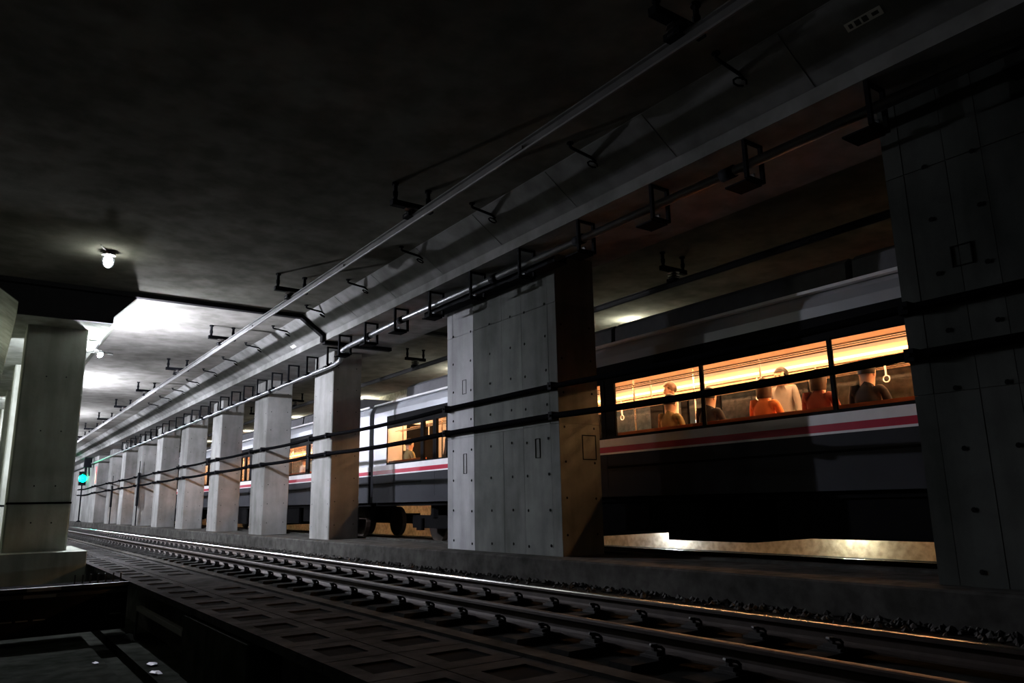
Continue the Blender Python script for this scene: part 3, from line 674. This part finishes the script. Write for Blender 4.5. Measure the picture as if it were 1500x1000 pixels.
# ================================================================ PASSENGERS
def skin_body(name, verts, edges, radii, root_i):
    me = bpy.data.meshes.new(name); me.from_pydata(verts, edges, []); o = bpy.data.objects.new(name, me); COL.objects.link(o)
    sk = o.modifiers.new('skin', 'SKIN'); sk.use_smooth_shade = True
    sv = me.skin_vertices[0].data
    for i, r in enumerate(radii): sv[i].radius = (r, r) if not isinstance(r, tuple) else r; sv[i].use_root = (i == root_i)
    ss = o.modifiers.new('sub', 'SUBSURF'); ss.levels = 1; ss.render_levels = 1
    dg = bpy.context.evaluated_depsgraph_get(); dg.update()
    m2 = bpy.data.meshes.new_from_object(o.evaluated_get(dg)); bpy.data.objects.remove(o); m2.name = name
    return m2
def body_mesh(seated):
    v = []; e = []; r = []
    def A(p, rad, par=None):
        v.append(p); r.append(rad)
        if par is not None: e.append((par, len(v)-1))
        return len(v)-1
    if seated:
        pv = A((0,0,0.56),0.15); sp = A((-0.03,0,0.76),0.135,pv); ch = A((-0.04,0,0.97),(0.15),sp); nk = A((-0.01,0,1.15),0.055,ch)
        zs = 1.08
    else:
        pv = A((0,0,0.95),0.145); sp = A((-0.01,0,1.14),0.125,pv); ch = A((-0.01,0,1.34),0.15,sp); nk = A((0.0,0,1.505),0.055,ch); zs = 1.44
    hz = v[nk][2]+0.09; h0 = A((0.02,0,hz),0.085,nk); h1 = A((0.02,0,hz+0.10),0.098,h0); A((0.01,0,hz+0.16),0.07,h1)
    A((0.135,0,hz+0.02),0.013,h0)
    for s_ in (-1,1): A((0.01,s_*0.105,hz+0.03),0.016,h0)
    for s_ in (-1,1):
        sh = A((-0.02,s_*0.19,zs),0.068,ch)
        if seated: el = A((0.04,s_*0.25,zs-0.28),0.05,sh); wr = A((0.26,s_*0.15,zs-0.36),0.031,el); pa = A((0.33,s_*0.12,zs-0.37),0.036,wr); d = Vector((1,-0.15*s_,-0.35))
        else: el = A((-0.02,s_*0.25,zs-0.30),0.05,sh); wr = A((0.06,s_*0.26,zs-0.55),0.031,el); pa = A((0.08,s_*0.255,zs-0.63),0.036,wr); d = Vector((0.15,0,-1))
        d.normalize()
        for q, ln in ((-1.5,0.070),(-0.5,0.082),(0.5,0.086),(1.5,0.074)):
            p0 = Vector(v[pa]); off = Vector((0,0.020*q,0)) if seated else Vector((0.020*q,0,0))
            k1 = A(tuple(p0+d*0.045+off),0.0095,pa); k2 = A(tuple(p0+d*(0.045+ln*0.55)+off+Vector((0,0,-0.008 if seated else 0))),0.009,k1); A(tuple(p0+d*(0.04+ln)+off+Vector((-0.01 if seated else 0.015,0,-0.02 if seated else 0))),0.0075,k2)
        th = Vector((0,-0.045*s_,0)) if seated else Vector((0.045,0,0))
        t1 = A(tuple(Vector(v[wr])+d*0.04+th*0.8),0.011,wr); A(tuple(Vector(v[wr])+d*0.085+th*1.1),0.009,t1)
    for s_ in (-1,1):
        if seated: hp = A((0.06,s_*0.10,0.53),0.10,pv); kn = A((0.45,s_*0.12,0.54),0.075,hp); an = A((0.43,s_*0.12,0.09),0.048,kn); A((0.57,s_*0.14,0.04),0.038,an)
        else: hp = A((0,s_*0.10,0.86),0.10,pv); kn = A((0.03,s_*0.11,0.49),0.072,hp); an = A((0,s_*0.12,0.09),0.048,kn); A((0.15,s_*0.14,0.04),0.038,an)
    m = skin_body('body', v, e, r, pv)
    zn = v[nk][2]; zc = v[pv][2]
    for nme in ('skin','coat_dark','trousers'): m.materials.append(MATS[nme])
    wrz = zs-0.36 if seated else zs-0.56
    for p in m.polygons:
        c = p.center
        if c.z > zn-0.01: p.material_index = 0
        elif seated and c.x > 0.27 and c.z > 0.62: p.material_index = 0
        elif (not seated) and abs(c.y) > 0.2 and c.z < wrz: p.material_index = 0
        elif c.z > zc-0.03 or (not seated and abs(c.y) > 0.2): p.material_index = 1
        else: p.material_index = 2
    return m, hz
BS, HZS = body_mesh(True); BD, HZD = body_mesh(False)
def hair_mesh(hz, long_):
    m = MB(); nu, nv = 12, 7; vs = []; fs = []
    for j in range(nv+1):
        t = math.pi*0.62*j/nv
        for i in range(nu):
            a = 2*math.pi*i/nu; front = math.cos(a) > 0.35
            tt = min(t, math.pi*0.40) if front else t
            vs.append((0.005+0.122*math.sin(tt)*math.cos(a), 0.112*math.sin(tt)*math.sin(a), hz+0.075+0.135*math.cos(tt)-(0.12 if long_ and (not front) and j >= nv-1 else 0)))
    for j in range(nv): fs += [(j*nu+i,(j+1)*nu+i,(j+1)*nu+(i+1)%nu,j*nu+(i+1)%nu) for i in range(nu)]
    return m.add(vs, fs)
def person(x, y, rz, seated, coat, hair, long_, label, dz=0.0):
    hz = HZS if seated else HZD
    o = bpy.data.objects.new('person', BS if seated else BD); COL.objects.link(o)
    o.location = (x, y, 0.23+dz); o.rotation_euler = (0,0,rz)
    for i, mn in enumerate(('skin', coat, 'trousers')): o.material_slots[i].link = 'OBJECT'; o.material_slots[i].material = MATS[mn]
    tag(o, label, 'person', 'passengers in the train')
    hair_mesh(hz, long_).build('hair', hair, o, True)
    for s_ in (-1,1): MB().ball((0.107,s_*0.035,hz+0.055),0.012,0.014,0.009,8,5).build('eye', 'eye_dark', o, True)
PI = math.pi
xb = TX+0.36
person(xb, 5.02, 0, True, 'coat_dark', 'hair_dark', False, 'dark-haired passenger in black seated by the rightmost lit window')
person(xb, 5.70, 0, True, 'coat_red', 'hair_brown', True, 'passenger in a dull red top seated beside the one in black')
person(xb, 6.55, 0, True, 'coat_orange', 'hair_brown', True, 'passenger in an orange coat seated in the large lit window')
person(xb, 7.55, 0, True, 'coat_dark', 'hair_dark', False, 'passenger in black seated in the middle of the large lit window')
person(TX+1.6, 7.1, PI, False, 'coat_grey', 'hair_dark', False, 'standing passenger in grey inside the large lit window')
person(TX+1.1, 9.0, PI*0.8, False, 'coat_white', 'hair_brown', False, 'standing passenger in white by the left end of the large window')
person(xb, 8.35, 0, True, 'coat_olive', 'hair_dark', False, 'passenger in olive seated left of the middle of the large window')
person(xb, 17.35, 0, True, 'coat_olive', 'hair_dark', False, 'passenger in olive seated in the window left of the wide pillar')
person(TX+0.8, 16.0, PI, False, 'coat_dark', 'hair_dark', False, 'dark-dressed passenger standing at the door left of the wide pillar')
person(xb, 24.9, 0, True, 'coat_white', 'hair_brown', False, 'passenger in white seated in the second car')
